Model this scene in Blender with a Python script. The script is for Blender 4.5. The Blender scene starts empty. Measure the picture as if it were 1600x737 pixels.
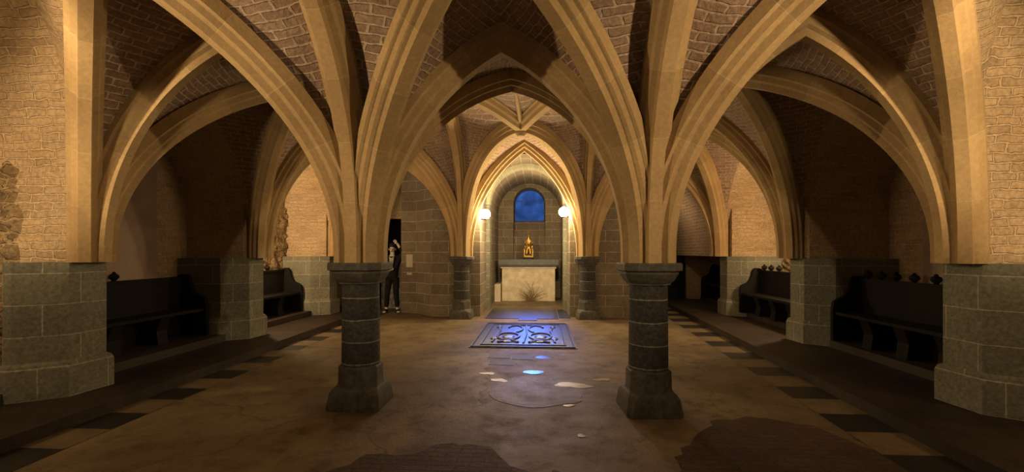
import bpy, math, random
from mathutils import Vector, Matrix
random.seed(7)
SC = bpy.context.scene
COL = SC.collection
PI = math.pi
V = Vector

# ------------------------------------------------------------------ helpers
class MB:
    """collects polygons with world-scale UVs"""
    def __init__(s): s.v = []; s.f = []; s.uv = []
    def add(s, vs, fs, uvs=None):
        o = len(s.v); vs = [V(p) for p in vs]; s.v += vs
        for i, f in enumerate(fs):
            s.f.append([k + o for k in f])
            if uvs: s.uv.append(uvs[i]); continue
            n = V((0, 0, 0))
            for a in range(len(f)):
                p, q = vs[f[a]], vs[f[(a + 1) % len(f)]]
                n += V(((p.y - q.y) * (p.z + q.z), (p.z - q.z) * (p.x + q.x), (p.x - q.x) * (p.y + q.y)))
            ax = max(range(3), key=lambda k: abs(n[k]))
            if ax == 2: s.uv.append([(vs[k].x, vs[k].y) for k in f])
            else:
                h = V((-n.y, n.x, 0)); h = h.normalized() if h.length > 1e-9 else V((1, 0, 0))
                s.uv.append([(vs[k].dot(h), vs[k].z) for k in f])
    def box(s, x0, x1, y0, y1, z0, z1):
        s.add([(x0, y0, z0), (x1, y0, z0), (x1, y1, z0), (x0, y1, z0), (x0, y0, z1), (x1, y0, z1), (x1, y1, z1), (x0, y1, z1)],
              [(3, 2, 1, 0), (4, 5, 6, 7), (0, 1, 5, 4), (1, 2, 6, 5), (2, 3, 7, 6), (3, 0, 4, 7)])
    def stack(s, rings, cap=True):
        """loft closed rings (equal vertex counts), ccw from above, bottom to top; u runs round, v runs up"""
        n = len(rings[0]); vs = [V(p) for r in rings for p in r]; fs = []; uvs = []
        big = max(rings, key=lambda r: sum((V(r[i]) - V(r[i - 1])).length for i in range(n)))
        per = [0]
        for i in range(n): per.append(per[-1] + (V(big[(i + 1) % n]) - V(big[i])).length)
        acc = 0
        for j in range(len(rings) - 1):
            d = (V(rings[j + 1][0]) - V(rings[j][0])).length
            z0, z1 = rings[j][0][2], rings[j + 1][0][2]
            for i in range(n):
                k = (i + 1) % n
                fs.append((j * n + i, j * n + k, (j + 1) * n + k, (j + 1) * n + i))
                uvs.append([(per[i], z0), (per[i + 1], z0), (per[i + 1], z1), (per[i], z1)])
        s.add(vs, fs, uvs)
        if cap:
            s.add(rings[0], [tuple(reversed(range(n)))]); s.add(rings[-1], [tuple(range(n))])
    def prism(s, poly, z0, z1): s.stack([[(x, y, z0) for x, y in poly], [(x, y, z1) for x, y in poly]])
    def prof_y(s, poly, y0, y1):
        """extrude an (x,z) outline along y"""
        n = len(poly)
        s.add([(x, y0, z) for x, z in poly] + [(x, y1, z) for x, z in poly],
              [tuple(range(n)), tuple(reversed(range(n, 2 * n)))] + [(i, n + i, n + (i + 1) % n, (i + 1) % n) for i in range(n)])
    def tube(s, pts, r, n=8):
        pts = [V(p) for p in pts]; rs = r if isinstance(r, (list, tuple)) else [r] * len(pts)
        vs = []
        for i, p in enumerate(pts):
            t = (pts[min(i + 1, len(pts) - 1)] - pts[max(i - 1, 0)]).normalized()
            a = t.cross(V((0, 0, 1)));  a = a.normalized() if a.length > .05 else V((1, 0, 0))
            b = a.cross(t).normalized()
            for k in range(n): vs.append(p + (a * math.cos(2 * PI * k / n) + b * math.sin(2 * PI * k / n)) * rs[i])
        fs = [(i * n + k, i * n + (k + 1) % n, (i + 1) * n + (k + 1) % n, (i + 1) * n + k) for i in range(len(pts) - 1) for k in range(n)]
        fs += [tuple(reversed(range(n))), tuple(range((len(pts) - 1) * n, len(pts) * n))]
        s.add(vs, fs)
    def ball(s, c, r, nu=12, nv=8):
        r = V(r) if isinstance(r, (tuple, list)) else V((r, r, r))
        rings = []
        for j in range(nv + 1):
            a = -PI / 2 + PI * max(.03, min(.97, j / nv))
            rings.append([(c[0] + r.x * math.cos(a) * math.cos(2 * PI * i / nu), c[1] + r.y * math.cos(a) * math.sin(2 * PI * i / nu), c[2] + r.z * math.sin(a)) for i in range(nu)])
        s.stack(rings)
    def build(s, name, m, parent=None, smooth=None, loc=None):
        me = bpy.data.meshes.new(name)
        me.from_pydata([tuple(p) for p in s.v], [], s.f)
        uvl = me.uv_layers.new(name='UVMap')
        i = 0
        flat = []
        for u in s.uv: flat += [c for p in u for c in p]
        uvl.data.foreach_set('uv', flat)
        ms = m if isinstance(m, (list, tuple)) else [m]
        for x in ms: me.materials.append(x)
        me.update()
        if smooth is not None:
            me.polygons.foreach_set('use_smooth', [True] * len(me.polygons)); me.set_sharp_from_angle(angle=smooth)
        o = bpy.data.objects.new(name, me); COL.objects.link(o)
        if parent: o.parent = parent
        if loc: o.location = loc
        return o

def circ(r, z, n=24, c=(0, 0), ph=0): return [(c[0] + r * math.cos(2 * PI * i / n + ph), c[1] + r * math.sin(2 * PI * i / n + ph), z) for i in range(n)]
def octa(h, ch, z, c=(0, 0)):
    a = h - ch
    return [(c[0] + x, c[1] + y, z) for x, y in ((h, -a), (h, a), (a, h), (-a, h), (-h, a), (-h, -a), (-a, -h), (a, -h))]
def tag(o, label=None, cat=None, group=None, kind=None):
    if label: o['label'] = label
    if cat: o['category'] = cat
    if group: o['group'] = group
    if kind: o['kind'] = kind
    return o
def thing(name, label, cat, loc=(0, 0, 0), rz=0, group=None):
    o = bpy.data.objects.new(name, None); COL.objects.link(o); o.location = loc; o.rotation_euler = (0, 0, rz); o.empty_display_size = .1
    return tag(o, label, cat, group)
def struct(name, mb, m, smooth=None): return tag(mb.build(name, m, smooth=smooth), kind='structure')
def dup(root, loc, label=None, rz=None):
    r = root.copy(); COL.objects.link(r); r.location = loc
    if rz is not None: r.rotation_euler = (0, 0, rz)
    if label: r['label'] = label
    for ch in list(root.children):
        c = ch.copy(); COL.objects.link(c); c.parent = r
        for g in list(ch.children):
            d = g.copy(); COL.objects.link(d); d.parent = c
    return r

# ------------------------------------------------------------------ materials
def mat(name): 
    m = bpy.data.materials.new(name); m.use_nodes = True
    nt = m.node_tree; b = nt.nodes['Principled BSDF']
    return m, nt, b
def N(nt, t, **k):
    n = nt.nodes.new(t)
    for a, v in k.items():
        if a in n.inputs: n.inputs[a].default_value = v
        else: setattr(n, a, v)
    return n
def mix(nt, f, a, b, mode='MIX'):
    n = nt.nodes.new('ShaderNodeMix'); n.data_type = 'RGBA'; n.blend_type = mode
    for sock, v in ((n.inputs[0], f), (n.inputs[6], a), (n.inputs[7], b)):
        if hasattr(v, 'links'): nt.links.new(v, sock)
        else: sock.default_value = v if not isinstance(v, tuple) or len(v) == 4 else (*v, 1)
    return n.outputs[2]
def ramp(nt, fac, stops):
    n = nt.nodes.new('ShaderNodeValToRGB'); e = n.color_ramp.elements
    while len(e) < len(stops): e.new(.5)
    for i, (p, c) in enumerate(stops): e[i].position = p; e[i].color = (*c, 1) if len(c) == 3 else c
    nt.links.new(fac, n.inputs[0]); return n.outputs[0]
def rgb(h): # srgb 0-255 tuple -> linear
    return tuple(((c / 255) / 12.92 if c / 255 <= .04045 else ((c / 255 + .055) / 1.055) ** 2.4) for c in h)

def masonry(name, c1, c2, mortar, bw, bh, ms=.008, bump=.6, rough=.9, wob=.02, stain=.35, squash=1.0, freq=2, dark=(.25, .2, .16), var=6.0, grain=.25, mfade=0.0):
    m, nt, b = mat(name); L = nt.links.new
    tc = N(nt, 'ShaderNodeTexCoord'); uv = tc.outputs['UV']; ob = tc.outputs['Object']
    nz = N(nt, 'ShaderNodeTexNoise', Scale=7.0, Detail=3.0); L(uv, nz.inputs['Vector'])
    sub = N(nt, 'ShaderNodeVectorMath', operation='SUBTRACT'); L(nz.outputs['Color'], sub.inputs[0]); sub.inputs[1].default_value = (.5, .5, .5)
    sc = N(nt, 'ShaderNodeVectorMath', operation='SCALE'); L(sub.outputs[0], sc.inputs[0]); sc.inputs['Scale'].default_value = wob * 2
    ad = N(nt, 'ShaderNodeVectorMath', operation='ADD'); L(uv, ad.inputs[0]); L(sc.outputs[0], ad.inputs[1])
    br = N(nt, 'ShaderNodeTexBrick', Scale=1.0); L(ad.outputs[0], br.inputs['Vector'])
    br.inputs['Brick Width'].default_value = bw; br.inputs['Row Height'].default_value = bh
    br.inputs['Mortar Size'].default_value = ms; br.inputs['Mortar Smooth'].default_value = .35
    br.inputs['Color1'].default_value = (*c1, 1); br.inputs['Color2'].default_value = (*c2, 1); br.inputs['Mortar'].default_value = (*mortar, 1)
    br.offset = .5; br.squash = squash; br.squash_frequency = freq; br.offset_frequency = 2
    n2 = N(nt, 'ShaderNodeTexNoise', Scale=1.3, Detail=6.0, Roughness=.65); L(ob, n2.inputs['Vector'])
    n3 = N(nt, 'ShaderNodeTexNoise', Scale=28.0, Detail=4.0, Roughness=.7); L(ob, n3.inputs['Vector'])
    st = ramp(nt, n2.outputs['Fac'], [(.35, (0, 0, 0)), (.68, (1, 1, 1))])
    col = br.outputs['Color']
    if mfade:
        n4 = N(nt, 'ShaderNodeTexNoise', Scale=2.6, Detail=4.0); L(ob, n4.inputs['Vector'])
        f4 = ramp(nt, n4.outputs['Fac'], [(.38, (0, 0, 0)), (.62, (mfade, mfade, mfade))])
        col = mix(nt, f4, col, (*mortar, 1))
    col = mix(nt, st, col, mix(nt, stain, col, (*dark, 1), 'MULTIPLY'))
    gr = ramp(nt, n3.outputs['Fac'], [(.3, (1 - grain,) * 3), (.7, (1 + grain * .3,) * 3)])
    col = mix(nt, 1.0, col, gr, 'MULTIPLY')
    L(col, b.inputs['Base Color']); b.inputs['Roughness'].default_value = rough; b.inputs['Specular IOR Level'].default_value = .2
    h = N(nt, 'ShaderNodeMath', operation='MULTIPLY_ADD'); L(n3.outputs['Fac'], h.inputs[0]); h.inputs[1].default_value = .5
    inv = N(nt, 'ShaderNodeMath', operation='SUBTRACT'); inv.inputs[0].default_value = 1.0; L(br.outputs['Fac'], inv.inputs[1]); L(inv.outputs[0], h.inputs[2])
    bp = N(nt, 'ShaderNodeBump', Strength=bump, Distance=.03); L(h.outputs[0], bp.inputs['Height']); L(bp.outputs[0], b.inputs['Normal'])
    return m

def plain(name, c1, c2, scale=6, rough=.85, bump=.2, metal=0, spec=.3, detail=5, stretch=(1, 1, 1)):
    m, nt, b = mat(name); L = nt.links.new
    tc = N(nt, 'ShaderNodeTexCoord'); mp = N(nt, 'ShaderNodeMapping'); mp.inputs['Scale'].default_value = stretch
    L(tc.outputs['Object'], mp.inputs[0])
    nz = N(nt, 'ShaderNodeTexNoise', Scale=scale, Detail=detail, Roughness=.65); L(mp.outputs[0], nz.inputs['Vector'])
    L(ramp(nt, nz.outputs['Fac'], [(.3, c1), (.7, c2)]), b.inputs['Base Color'])
    b.inputs['Roughness'].default_value = rough; b.inputs['Metallic'].default_value = metal; b.inputs['Specular IOR Level'].default_value = spec
    if bump:
        bp = N(nt, 'ShaderNodeBump', Strength=bump, Distance=.01); L(nz.outputs['Fac'], bp.inputs['Height']); L(bp.outputs[0], b.inputs['Normal'])
    return m

def emit(name, col, s):
    m, nt, b = mat(name); b.inputs['Emission Color'].default_value = (*col, 1); b.inputs['Emission Strength'].default_value = s
    b.inputs['Base Color'].default_value = (*col, 1); return m

M = {}
M['rib'] = masonry('rib_sandstone', (.52, .37, .19), (.43, .305, .155), (.60, .48, .30), 30, .62, ms=.003, bump=.25, wob=.006, stain=.5, dark=(.62, .55, .46), grain=.2)
M['web'] = masonry('vault_brick', (.40, .27, .185), (.30, .19, .135), (.60, .48, .36), .225, .085, ms=.013, bump=1.0, wob=.022, stain=.55, dark=(.6, .5, .45), grain=.45, mfade=.35)
M['wallbrick'] = masonry('limewashed_rubble_brick', (.58, .42, .24), (.40, .28, .16), (.62, .48, .31), .30, .085, ms=.012, bump=1.0, wob=.035, stain=.5, dark=(.62, .5, .38), squash=.7, freq=3, grain=.4, mfade=.85)
M['ashlar'] = masonry('grey_ashlar', (.25, .245, .185), (.20, .20, .155), (.48, .45, .36), .62, .315, ms=.006, bump=.45, wob=.007, stain=.6, dark=(.55, .52, .48), grain=.45)
M['course'] = masonry('coursed_sandstone', (.29, .24, .17), (.21, .175, .13), (.55, .48, .37), .85, .265, ms=.008, bump=.6, wob=.012, stain=.6, dark=(.5, .45, .4), grain=.4)
M['column'] = masonry('dark_drum_stone', (.095, .088, .078), (.06, .057, .054), (.33, .30, .26), 30, .225, ms=.007, bump=.6, wob=.008, stain=.6, dark=(.5, .5, .5), grain=.6)
M['basestone'] = plain('dark_blue_stone', (.045, .042, .038), (.115, .105, .09), 14, .75, .5)
M['rubble'] = masonry('rough_rubble', (.36, .26, .14), (.23, .165, .09), (.48, .36, .21), .36, .15, ms=.016, bump=1.0, wob=.08, stain=.7, dark=(.4, .32, .25), squash=.6, freq=2, grain=.55, mfade=.5)
M['plaster'] = plain('old_pink_plaster', (.26, .19, .145), (.36, .27, .21), 2.5, .95, .25)
M['wood'] = plain('black_oak', (.006, .005, .0045), (.014, .011, .010), 5, .7, .2, spec=.12, stretch=(8, 1, 8))
M['dais'] = plain('dark_boards', (.020, .015, .012), (.045, .033, .025), 5, .5, .2, stretch=(1, 6, 6))
M['gold'] = plain('gilded_wood', (.20, .11, .03), (.62, .40, .13), 22, .38, .4, metal=.85)
M['altarstone'] = plain('pale_altar_stone', (.52, .43, .30), (.80, .70, .54), 5, .8, .35)
M['mensa'] = plain('blue_grey_slab_stone', (.10, .11, .115), (.17, .18, .18), 10, .6, .2)
M['twig'] = plain('dry_twig', (.16, .11, .05), (.30, .22, .11), 20, .9, 0)
M['metal'] = plain('black_iron', (.015, .014, .013), (.03, .028, .025), 20, .5, .1, metal=.6)
M['bulb'] = emit('lamp_glow', (1.0, .78, .42), 60)
M['black'] = plain('black_cloth', (.006, .006, .007), (.014, .013, .014), 20, .9, .1)
M['skin'] = plain('pale_face', (.62, .55, .47), (.75, .68, .60), 20, .6, 0)
M['white'] = plain('white_cloth', (.42, .39, .35), (.58, .55, .50), 20, .8, .1)
M['hair'] = plain('dark_hair', (.008, .006, .005), (.02, .015, .012), 40, .6, .3)
M['paper'] = plain('cream_paper', (.42, .36, .28), (.52, .46, .36), 5, .7, 0)
M['ink'] = plain('grey_ink', (.10, .09, .08), (.14, .12, .1), 5, .8, 0)
M['dark'] = plain('void_shade', (.006, .005, .005), (.012, .01, .009), 3, .95, 0)  # near-black colour stands in for shade inside doorway and niche
M['voussoir'] = masonry('green_grey_voussoir', (.42, .40, .28), (.33, .32, .23), (.55, .50, .38), .16, 5, ms=.006, bump=.4, wob=.004, stain=.4, dark=(.6, .58, .5))
M['fragment'] = plain('pale_marble_fragment', (.12, .09, .055), (.48, .39, .24), 9, .35, .6, spec=.5, stretch=(.6, 2.2, 1))

def floor_mat(name, c1, c2, c3, bump=.5, r0=.42, r1=.7, scale=1.0):
    m, nt, b = mat(name); L = nt.links.new
    tc = N(nt, 'ShaderNodeTexCoord'); ob = tc.outputs['Object']
    n1 = N(nt, 'ShaderNodeTexNoise', Scale=.55 * scale, Detail=6.0, Roughness=.6, Distortion=.6); L(ob, n1.inputs['Vector'])
    n2 = N(nt, 'ShaderNodeTexNoise', Scale=3.2 * scale, Detail=8.0, Roughness=.7); L(ob, n2.inputs['Vector'])
    n3 = N(nt, 'ShaderNodeTexNoise', Scale=45 * scale, Detail=4.0, Roughness=.7); L(ob, n3.inputs['Vector'])
    vo = N(nt, 'ShaderNodeTexVoronoi', feature='DISTANCE_TO_EDGE', Scale=.33 * scale); 
    dn = N(nt, 'ShaderNodeTexNoise', Scale=1.6, Detail=5.0); L(ob, dn.inputs['Vector'])
    dv = N(nt, 'ShaderNodeVectorMath', operation='MULTIPLY_ADD'); L(dn.outputs['Color'], dv.inputs[0]); dv.inputs[1].default_value = (.9, .9, 0); L(ob, dv.inputs[2])
    L(dv.outputs[0], vo.inputs['Vector'])
    col = mix(nt, ramp(nt, n1.outputs['Fac'], [(.40, (0, 0, 0)), (.56, (1, 1, 1))]), (*c1, 1), (*c2, 1))
    col = mix(nt, ramp(nt, n2.outputs['Fac'], [(.50, (0, 0, 0)), (.66, (.65,) * 3)]), col, (*c3, 1))
    col = mix(nt, ramp(nt, vo.outputs['Distance'], [(.0, (.5,) * 3), (.006, (0, 0, 0))]), col, (.03, .022, .015, 1))
    col = mix(nt, 1.0, col, ramp(nt, n3.outputs['Fac'], [(.3, (.72,) * 3), (.7, (1.08,) * 3)]), 'MULTIPLY')
    L(col, b.inputs['Base Color'])
    rr = N(nt, 'ShaderNodeMapRange'); L(n2.outputs['Fac'], rr.inputs[0]); rr.inputs[1].default_value = .3; rr.inputs[2].default_value = .7; rr.inputs[3].default_value = r0; rr.inputs[4].default_value = r1
    L(rr.outputs[0], b.inputs['Roughness']); b.inputs['Specular IOR Level'].default_value = .16
    sm = N(nt, 'ShaderNodeMath', operation='MULTIPLY_ADD'); L(n3.outputs['Fac'], sm.inputs[0]); sm.inputs[1].default_value = .25; L(n2.outputs['Fac'], sm.inputs[2])
    bp = N(nt, 'ShaderNodeBump', Strength=bump, Distance=.03); L(sm.outputs[0], bp.inputs['Height']); L(bp.outputs[0], b.inputs['Normal'])
    return m
M['floor'] = floor_mat('worn_lime_floor', (.25, .19, .11), (.155, .115, .072), (.085, .058, .036))
M['patch'] = floor_mat('worn_round_slab', (.17, .13, .085), (.13, .10, .07), (.10, .07, .05), r0=.35, r1=.6)
M['walk'] = masonry('red_tile_walk', (.058, .040, .030), (.044, .031, .025), (.036, .028, .022), .2, .2, ms=.004, bump=.3, rough=.6, wob=.004, stain=.6, grain=.4)
M['redbrick'] = masonry('worn_red_paving_brick', (.125, .078, .058), (.09, .058, .045), (.055, .042, .032), .21, .075, ms=.006, bump=.6, rough=.7, wob=.01, stain=.7, dark=(.6, .55, .5), grain=.4, mfade=.3)
M['grave'] = plain('dark_polished_gravestone', (.06, .07, .095), (.15, .165, .21), 9, .36, .7, spec=.9, metal=.85)
M['darktile'] = plain('dark_floor_tile', (.045, .043, .042), (.08, .075, .07), 10, .6, .3)
M['tan'] = plain('tan_tile', (.11, .08, .045), (.19, .14, .08), 6, .6, .2)
M['blk'] = plain('black_tile', (.012, .011, .010), (.026, .023, .02), 9, .5, .25)

# window glass: deep blue dusk behind leaded glass
def window_mat():
    m, nt, b = mat('blue_window_glass'); L = nt.links.new
    tc = N(nt, 'ShaderNodeTexCoord')
    nz = N(nt, 'ShaderNodeTexNoise', Scale=2.2, Detail=4.0); L(tc.outputs['Object'], nz.inputs['Vector'])
    c = ramp(nt, nz.outputs['Fac'], [(.3, (.006, .02, .09)), (.55, (.018, .06, .23)), (.75, (.05, .13, .42))])
    L(c, b.inputs['Emission Color']); b.inputs['Emission Strength'].default_value = 1.15; b.inputs['Base Color'].default_value = (.01, .02, .06, 1)
    b.inputs['Roughness'].default_value = .6; b.inputs['Specular IOR Level'].default_value = 0
    return m
M['glass'] = window_mat()

# ------------------------------------------------------------------ plan of the crypt (metres)
Z0 = 1.49
NL, NR = (-1.88, 4.62), (1.10, 4.62)
FL, FR = (-1.88, 10.75), (1.15, 10.85)
CX = -.38
P = {'L1': (-4.88, 4.52), 'L2': (-4.95, 7.56), 'L3': (-4.97, 10.55), 'R1': (4.06, 4.50), 'R2': (4.26, 7.76), 'R3': (4.36, 11.0)}
OUTL, OUTR = -6.05, 5.55

def curve(a, b, z1, r0=.065, z0=Z0, n=30, k=None, stilt=.1, cf=1.0):
    """web line of an arch from springing a to summit b (plan points)"""
    a2, b2 = V((*a, 0)), V((*b, 0)); d = (b2 - a2); Lh = d.length; d.normalize()
    l = Lh - r0; R = z1 - z0 - stilt; pts = []
    c0 = (R * R + l * l) / (2 * l); c = c0 * cf
    for i in range(n + 1):
        t = i / n
        if k:   # super-ellipse
            ph = t * PI / 2; x = 1 - math.cos(ph) ** (2 / k); z = math.sin(ph) ** (2 / k) * R
            x *= l
        elif c >= l:
            th0 = math.acos(max(-1, min(1, (c - l) / c))); th = th0 * t
            x = c * (1 - math.cos(th)); z = c * math.sin(th) * R / math.sqrt(2 * c * l - l * l)
        else:
            ph = t * PI / 2; x = l * (1 - math.cos(ph)); z = R * math.sin(ph)
        pts.append(a2 + d * (r0 + x) + V((0, 0, z0 + z + stilt)))
    pts.insert(0, a2 + d * r0 + V((0, 0, z0)))
    return pts

PROFILE = [(-.17, .07), (-.17, -.045), (-.135, -.06), (-.12, -.115), (-.075, -.135), (-.06, -.2), (.06, -.2), (.075, -.135), (.12, -.115), (.135, -.06), (.17, -.045), (.17, .07)]
def sweep(mb, pts, w=1.0, h=1.0, profile=PROFILE):
    d = V((pts[-1].x - pts[0].x, pts[-1].y - pts[0].y, 0)).normalized()
    side = V((d.y, -d.x, 0)); vs = []; acc = 0; av = []
    pl = [0]
    for i in range(len(profile) - 1): pl.append(pl[-1] + math.dist(profile[i], profile[i + 1]))
    for i, p in enumerate(pts):
        t = (pts[min(i + 1, len(pts) - 1)] - pts[max(i - 1, 0)]).normalized()
        if i == len(pts) - 1: pass
        up = side.cross(t).normalized()
        if up.dot(V((d.x, d.y, -.3))) > 0: up = -up      # outward = away from the opening
        if i == len(pts) - 1 and up.z > .3: up = V((0, 0, 1 / up.z))      # mitre at the summit
        if i: acc += (p - pts[i - 1]).length
        av.append(acc)
        for (a, b) in profile: vs.append(p + side * a * w + up * b * h)
    n = len(profile); fs = []; uvs = []
    for i in range(len(pts) - 1):
        for k in range(n - 1):
            fs.append((i * n + k, i * n + k + 1, (i + 1) * n + k + 1, (i + 1) * n + k))
            uvs.append([(pl[k], av[i]), (pl[k + 1], av[i]), (pl[k + 1], av[i + 1]), (pl[k], av[i + 1])])
    mb.add(vs, fs, uvs)

def resample(c, n=36, a=.72):
    z0, z1 = c[0].z, c[-1].z; h0 = c[0].copy(); hl = math.hypot(c[-1].x - h0.x, c[-1].y - h0.y)
    q = [a * (p.z - z0) / (z1 - z0) + (1 - a) * (math.hypot(p.x - h0.x, p.y - h0.y) / hl if hl > 1e-6 else (p.z - z0) / (z1 - z0)) for p in c]
    out = []; k = 0
    for i in range(n + 1):
        t = i / n
        while k < len(c) - 2 and q[k + 1] < t: k += 1
        d = q[k + 1] - q[k]; out.append(c[k].lerp(c[k + 1], min(1, max(0, (t - q[k]) / d if d > 1e-9 else 0))))
    return out
def level_len(c):
    """length along the curve as a function of height, so that brick courses lie level"""
    zs = [c[0].z]; ls = [0]
    for i in range(1, len(c)):
        dz = c[i].z - c[i - 1].z; dl = (c[i] - c[i - 1]).length
        if dz > 1e-5: zs.append(c[i].z); ls.append(ls[-1] + min(dl, dz * 3.0))
    def f(z):
        if z >= zs[-1]: return ls[-1] + (z - zs[-1]) * 2.0
        for i in range(1, len(zs)):
            if z <= zs[i]: return ls[i - 1] + (ls[i] - ls[i - 1]) * (z - zs[i - 1]) / (zs[i] - zs[i - 1])
        return ls[-1]
    return f
def web(mb, A, B, m=8, bulge=.05):
    """brick cell between two arch curves; courses run across"""
    FA, FB = level_len(A), level_len(B)
    hA = V((A[-1].x - A[0].x, A[-1].y - A[0].y, 0)); hB = V((B[-1].x - B[0].x, B[-1].y - B[0].y, 0))
    hh = hA.normalized() + hB.normalized() if hA.length > .01 and (A[0] - B[0]).length < .5 else V((0, 1, 0)).cross(V((0, 0, 1)))
    hd = V((-hh.y, hh.x, 0)); hd = hd.normalized() if hd.length > .01 else V((1, 0, 0))
    if (A[0] - B[0]).length > .5: hd = V((B[0].x - A[0].x, B[0].y - A[0].y, 0)).normalized()
    A, B = resample(A), resample(B)
    n = len(A); vs = []; fs = []; uvs = []; av = [0]
    for i in range(1, n): av.append(av[-1] + ((A[i] - A[i - 1]).length + (B[i] - B[i - 1]).length) / 2)
    for i in range(n):
        w = (A[i] - B[i]).length
        for j in range(m + 1):
            s = j / m; p = A[i].lerp(B[i], s)
            p.z += bulge * math.sin(PI * s) * min(1, w) * (i / n)
            vs.append(p)
    q = m + 1
    for i in range(n - 1):
        w0, w1 = (A[i] - B[i]).length, (A[i + 1] - B[i + 1]).length
        for j in range(m):
            fs.append((i * q + j, i * q + j + 1, (i + 1) * q + j + 1, (i + 1) * q + j))
            uvs.append([(vs[k].dot(hd), (1 - k % q / m) * FA(vs[k].z) + k % q / m * FB(vs[k].z)) for k in fs[-1]])
    mb.add(vs, fs, uvs)

def mirror(p): return (p[0], 2 * 4.62 - p[1])
TR = 3.86; BO = 4.02
apexD = (CX - .01, 4.62)
B1 = (CX, 6.2); XB = (CX, 9.2)
ML, MR = (-1.88, 8.1), (1.13, 8.2)
MZ = 4.62

C = {}
C['dL'] = curve(NL, apexD, TR); C['dR'] = curve(NR, apexD, TR)
C['eL'] = curve(NL, B1, BO, cf=1.6); C['eR'] = curve(NR, B1, BO, cf=1.6)
C['nxL'] = curve(NL, XB, 4.25, k=3.2); C['nxR'] = curve(NR, XB, 4.25, k=3.2)
C['fxL'] = curve(FL, XB, 4.25, k=2.25); C['fxR'] = curve(FR, XB, 4.25, k=2.25)
apexA = ((FL[0] + FR[0]) / 2, 10.8)
C['aL'] = curve(FL, apexA, 4.25); C['aR'] = curve(FR, apexA, 4.25)
C['lnL'] = curve(NL, ML, MZ, k=3.0); C['lnR'] = curve(NR, MR, MZ, k=3.0)
C['lfL'] = curve(FL, ML, MZ, k=3.0); C['lfR'] = curve(FR, MR, MZ, k=3.0)

def rib(name, curves, label, cat='rib', w=1.0, h=1.0):
    mb = MB()
    for c in curves: sweep(mb, c, w, h)
    o = mb.build(name, M['rib'], smooth=.45)
    return tag(o, label, cat, 'yellow sandstone vault ribs')
ceil = MB()
# nave, behind the two columns
for s in 'LR':
    web(ceil, C['d' + s], C['e' + s]); web(ceil, C['e' + s], C['nx' + s]); web(ceil, C['nx' + s], C['ln' + s])
    web(ceil, C['lf' + s], C['fx' + s]); web(ceil, C['fx' + s], C['a' + s])
rib('transverse_arch', [C['dL'], C['dR']], 'shadowed pointed arch spanning the two near columns, dark at its summit', 'arch')
rib('diagonal_rib', [C['eL']], 'stone rib rising from the near left column to the lit central boss')
rib('diagonal_rib', [C['eR']], 'stone rib rising from the near right column to the lit central boss')
rib('diagonal_rib', [C['nxL']], 'left arm, nearer the viewer, of the ribs crossing above the altar arch')
rib('diagonal_rib', [C['nxR']], 'right arm, nearer the viewer, of the ribs crossing above the altar arch')
rib('diagonal_rib', [C['fxL']], 'lit rib from the far left column up to the crossing above the altar arch')
rib('diagonal_rib', [C['fxR']], 'lit rib from the far right column up to the crossing above the altar arch')
rib('altar_arch', [C['aL'], C['aR']], 'brightly lit pointed arch framing the altar chapel between the two lamps', 'arch', w=.9)
rib('longitudinal_rib', [C['lfL']], 'upright rib on the far left column, left of the altar arch', w=.9)
rib('longitudinal_rib', [C['lfR']], 'upright rib on the far right column, right of the altar arch', w=.9)
rib('longitudinal_rib', [C['lnL']], 'rib running back along the nave from the near left column', w=.9)
rib('longitudinal_rib', [C['lnR']], 'rib running back along the nave from the near right column', w=.9)
mb = MB(); mb.tube([(CX, 6.25, 4.08), (CX, 7.2, 4.16), (CX, 8.2, 4.18), (CX, 9.15, 4.16)], .045, 6)
tag(mb.build('ridge_rib', M['rib']), 'thin ridge rib between the central boss and the crossing over the altar arch', 'rib')
def boss(x, y, z, label, r=.13):
    mb = MB(); mb.stack([circ(r * .5, z - .1, 12, (x, y)), circ(r, z - .04, 12, (x, y)), circ(r, z + .12, 12, (x, y))])
    tag(mb.build('vault_boss', M['rib'], smooth=.5), label, 'boss')
boss(CX, 6.2, 3.96, 'carved boss at the top of the lit central arch'); boss(CX, 9.2, 4.07, 'plain keystone where ribs cross above the altar arch')

# nave, in front of the columns
C['eLf'] = curve(NL, mirror(B1), BO, cf=1.6); C['eRf'] = curve(NR, mirror(B1), BO, cf=1.6)
C['nxLf'] = curve(NL, mirror(XB), 4.25, k=3.2); C['nxRf'] = curve(NR, mirror(XB), 4.25, k=3.2)
C['lnLf'] = curve(NL, mirror(ML), MZ, k=2.3); C['lnRf'] = curve(NR, mirror(MR), MZ, k=2.2)
for s in 'LR':
    web(ceil, C['d' + s], C['e' + s + 'f']); web(ceil, C['e' + s + 'f'], C['nx' + s + 'f']); web(ceil, C['nx' + s + 'f'], C['ln' + s + 'f'])
rib('diagonal_rib', [C['eLf']], 'wide rib leaning over the nave from the near left column to the top edge')
rib('diagonal_rib', [C['eRf']], 'wide rib leaning over the nave from the near right column to the top edge')
rib('longitudinal_rib', [C['lnLf']], 'steep rib rising almost straight up from the near left column to the top edge')
rib('longitudinal_rib', [C['lnRf']], 'steep rib rising almost straight up from the near right column to the top edge')

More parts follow.
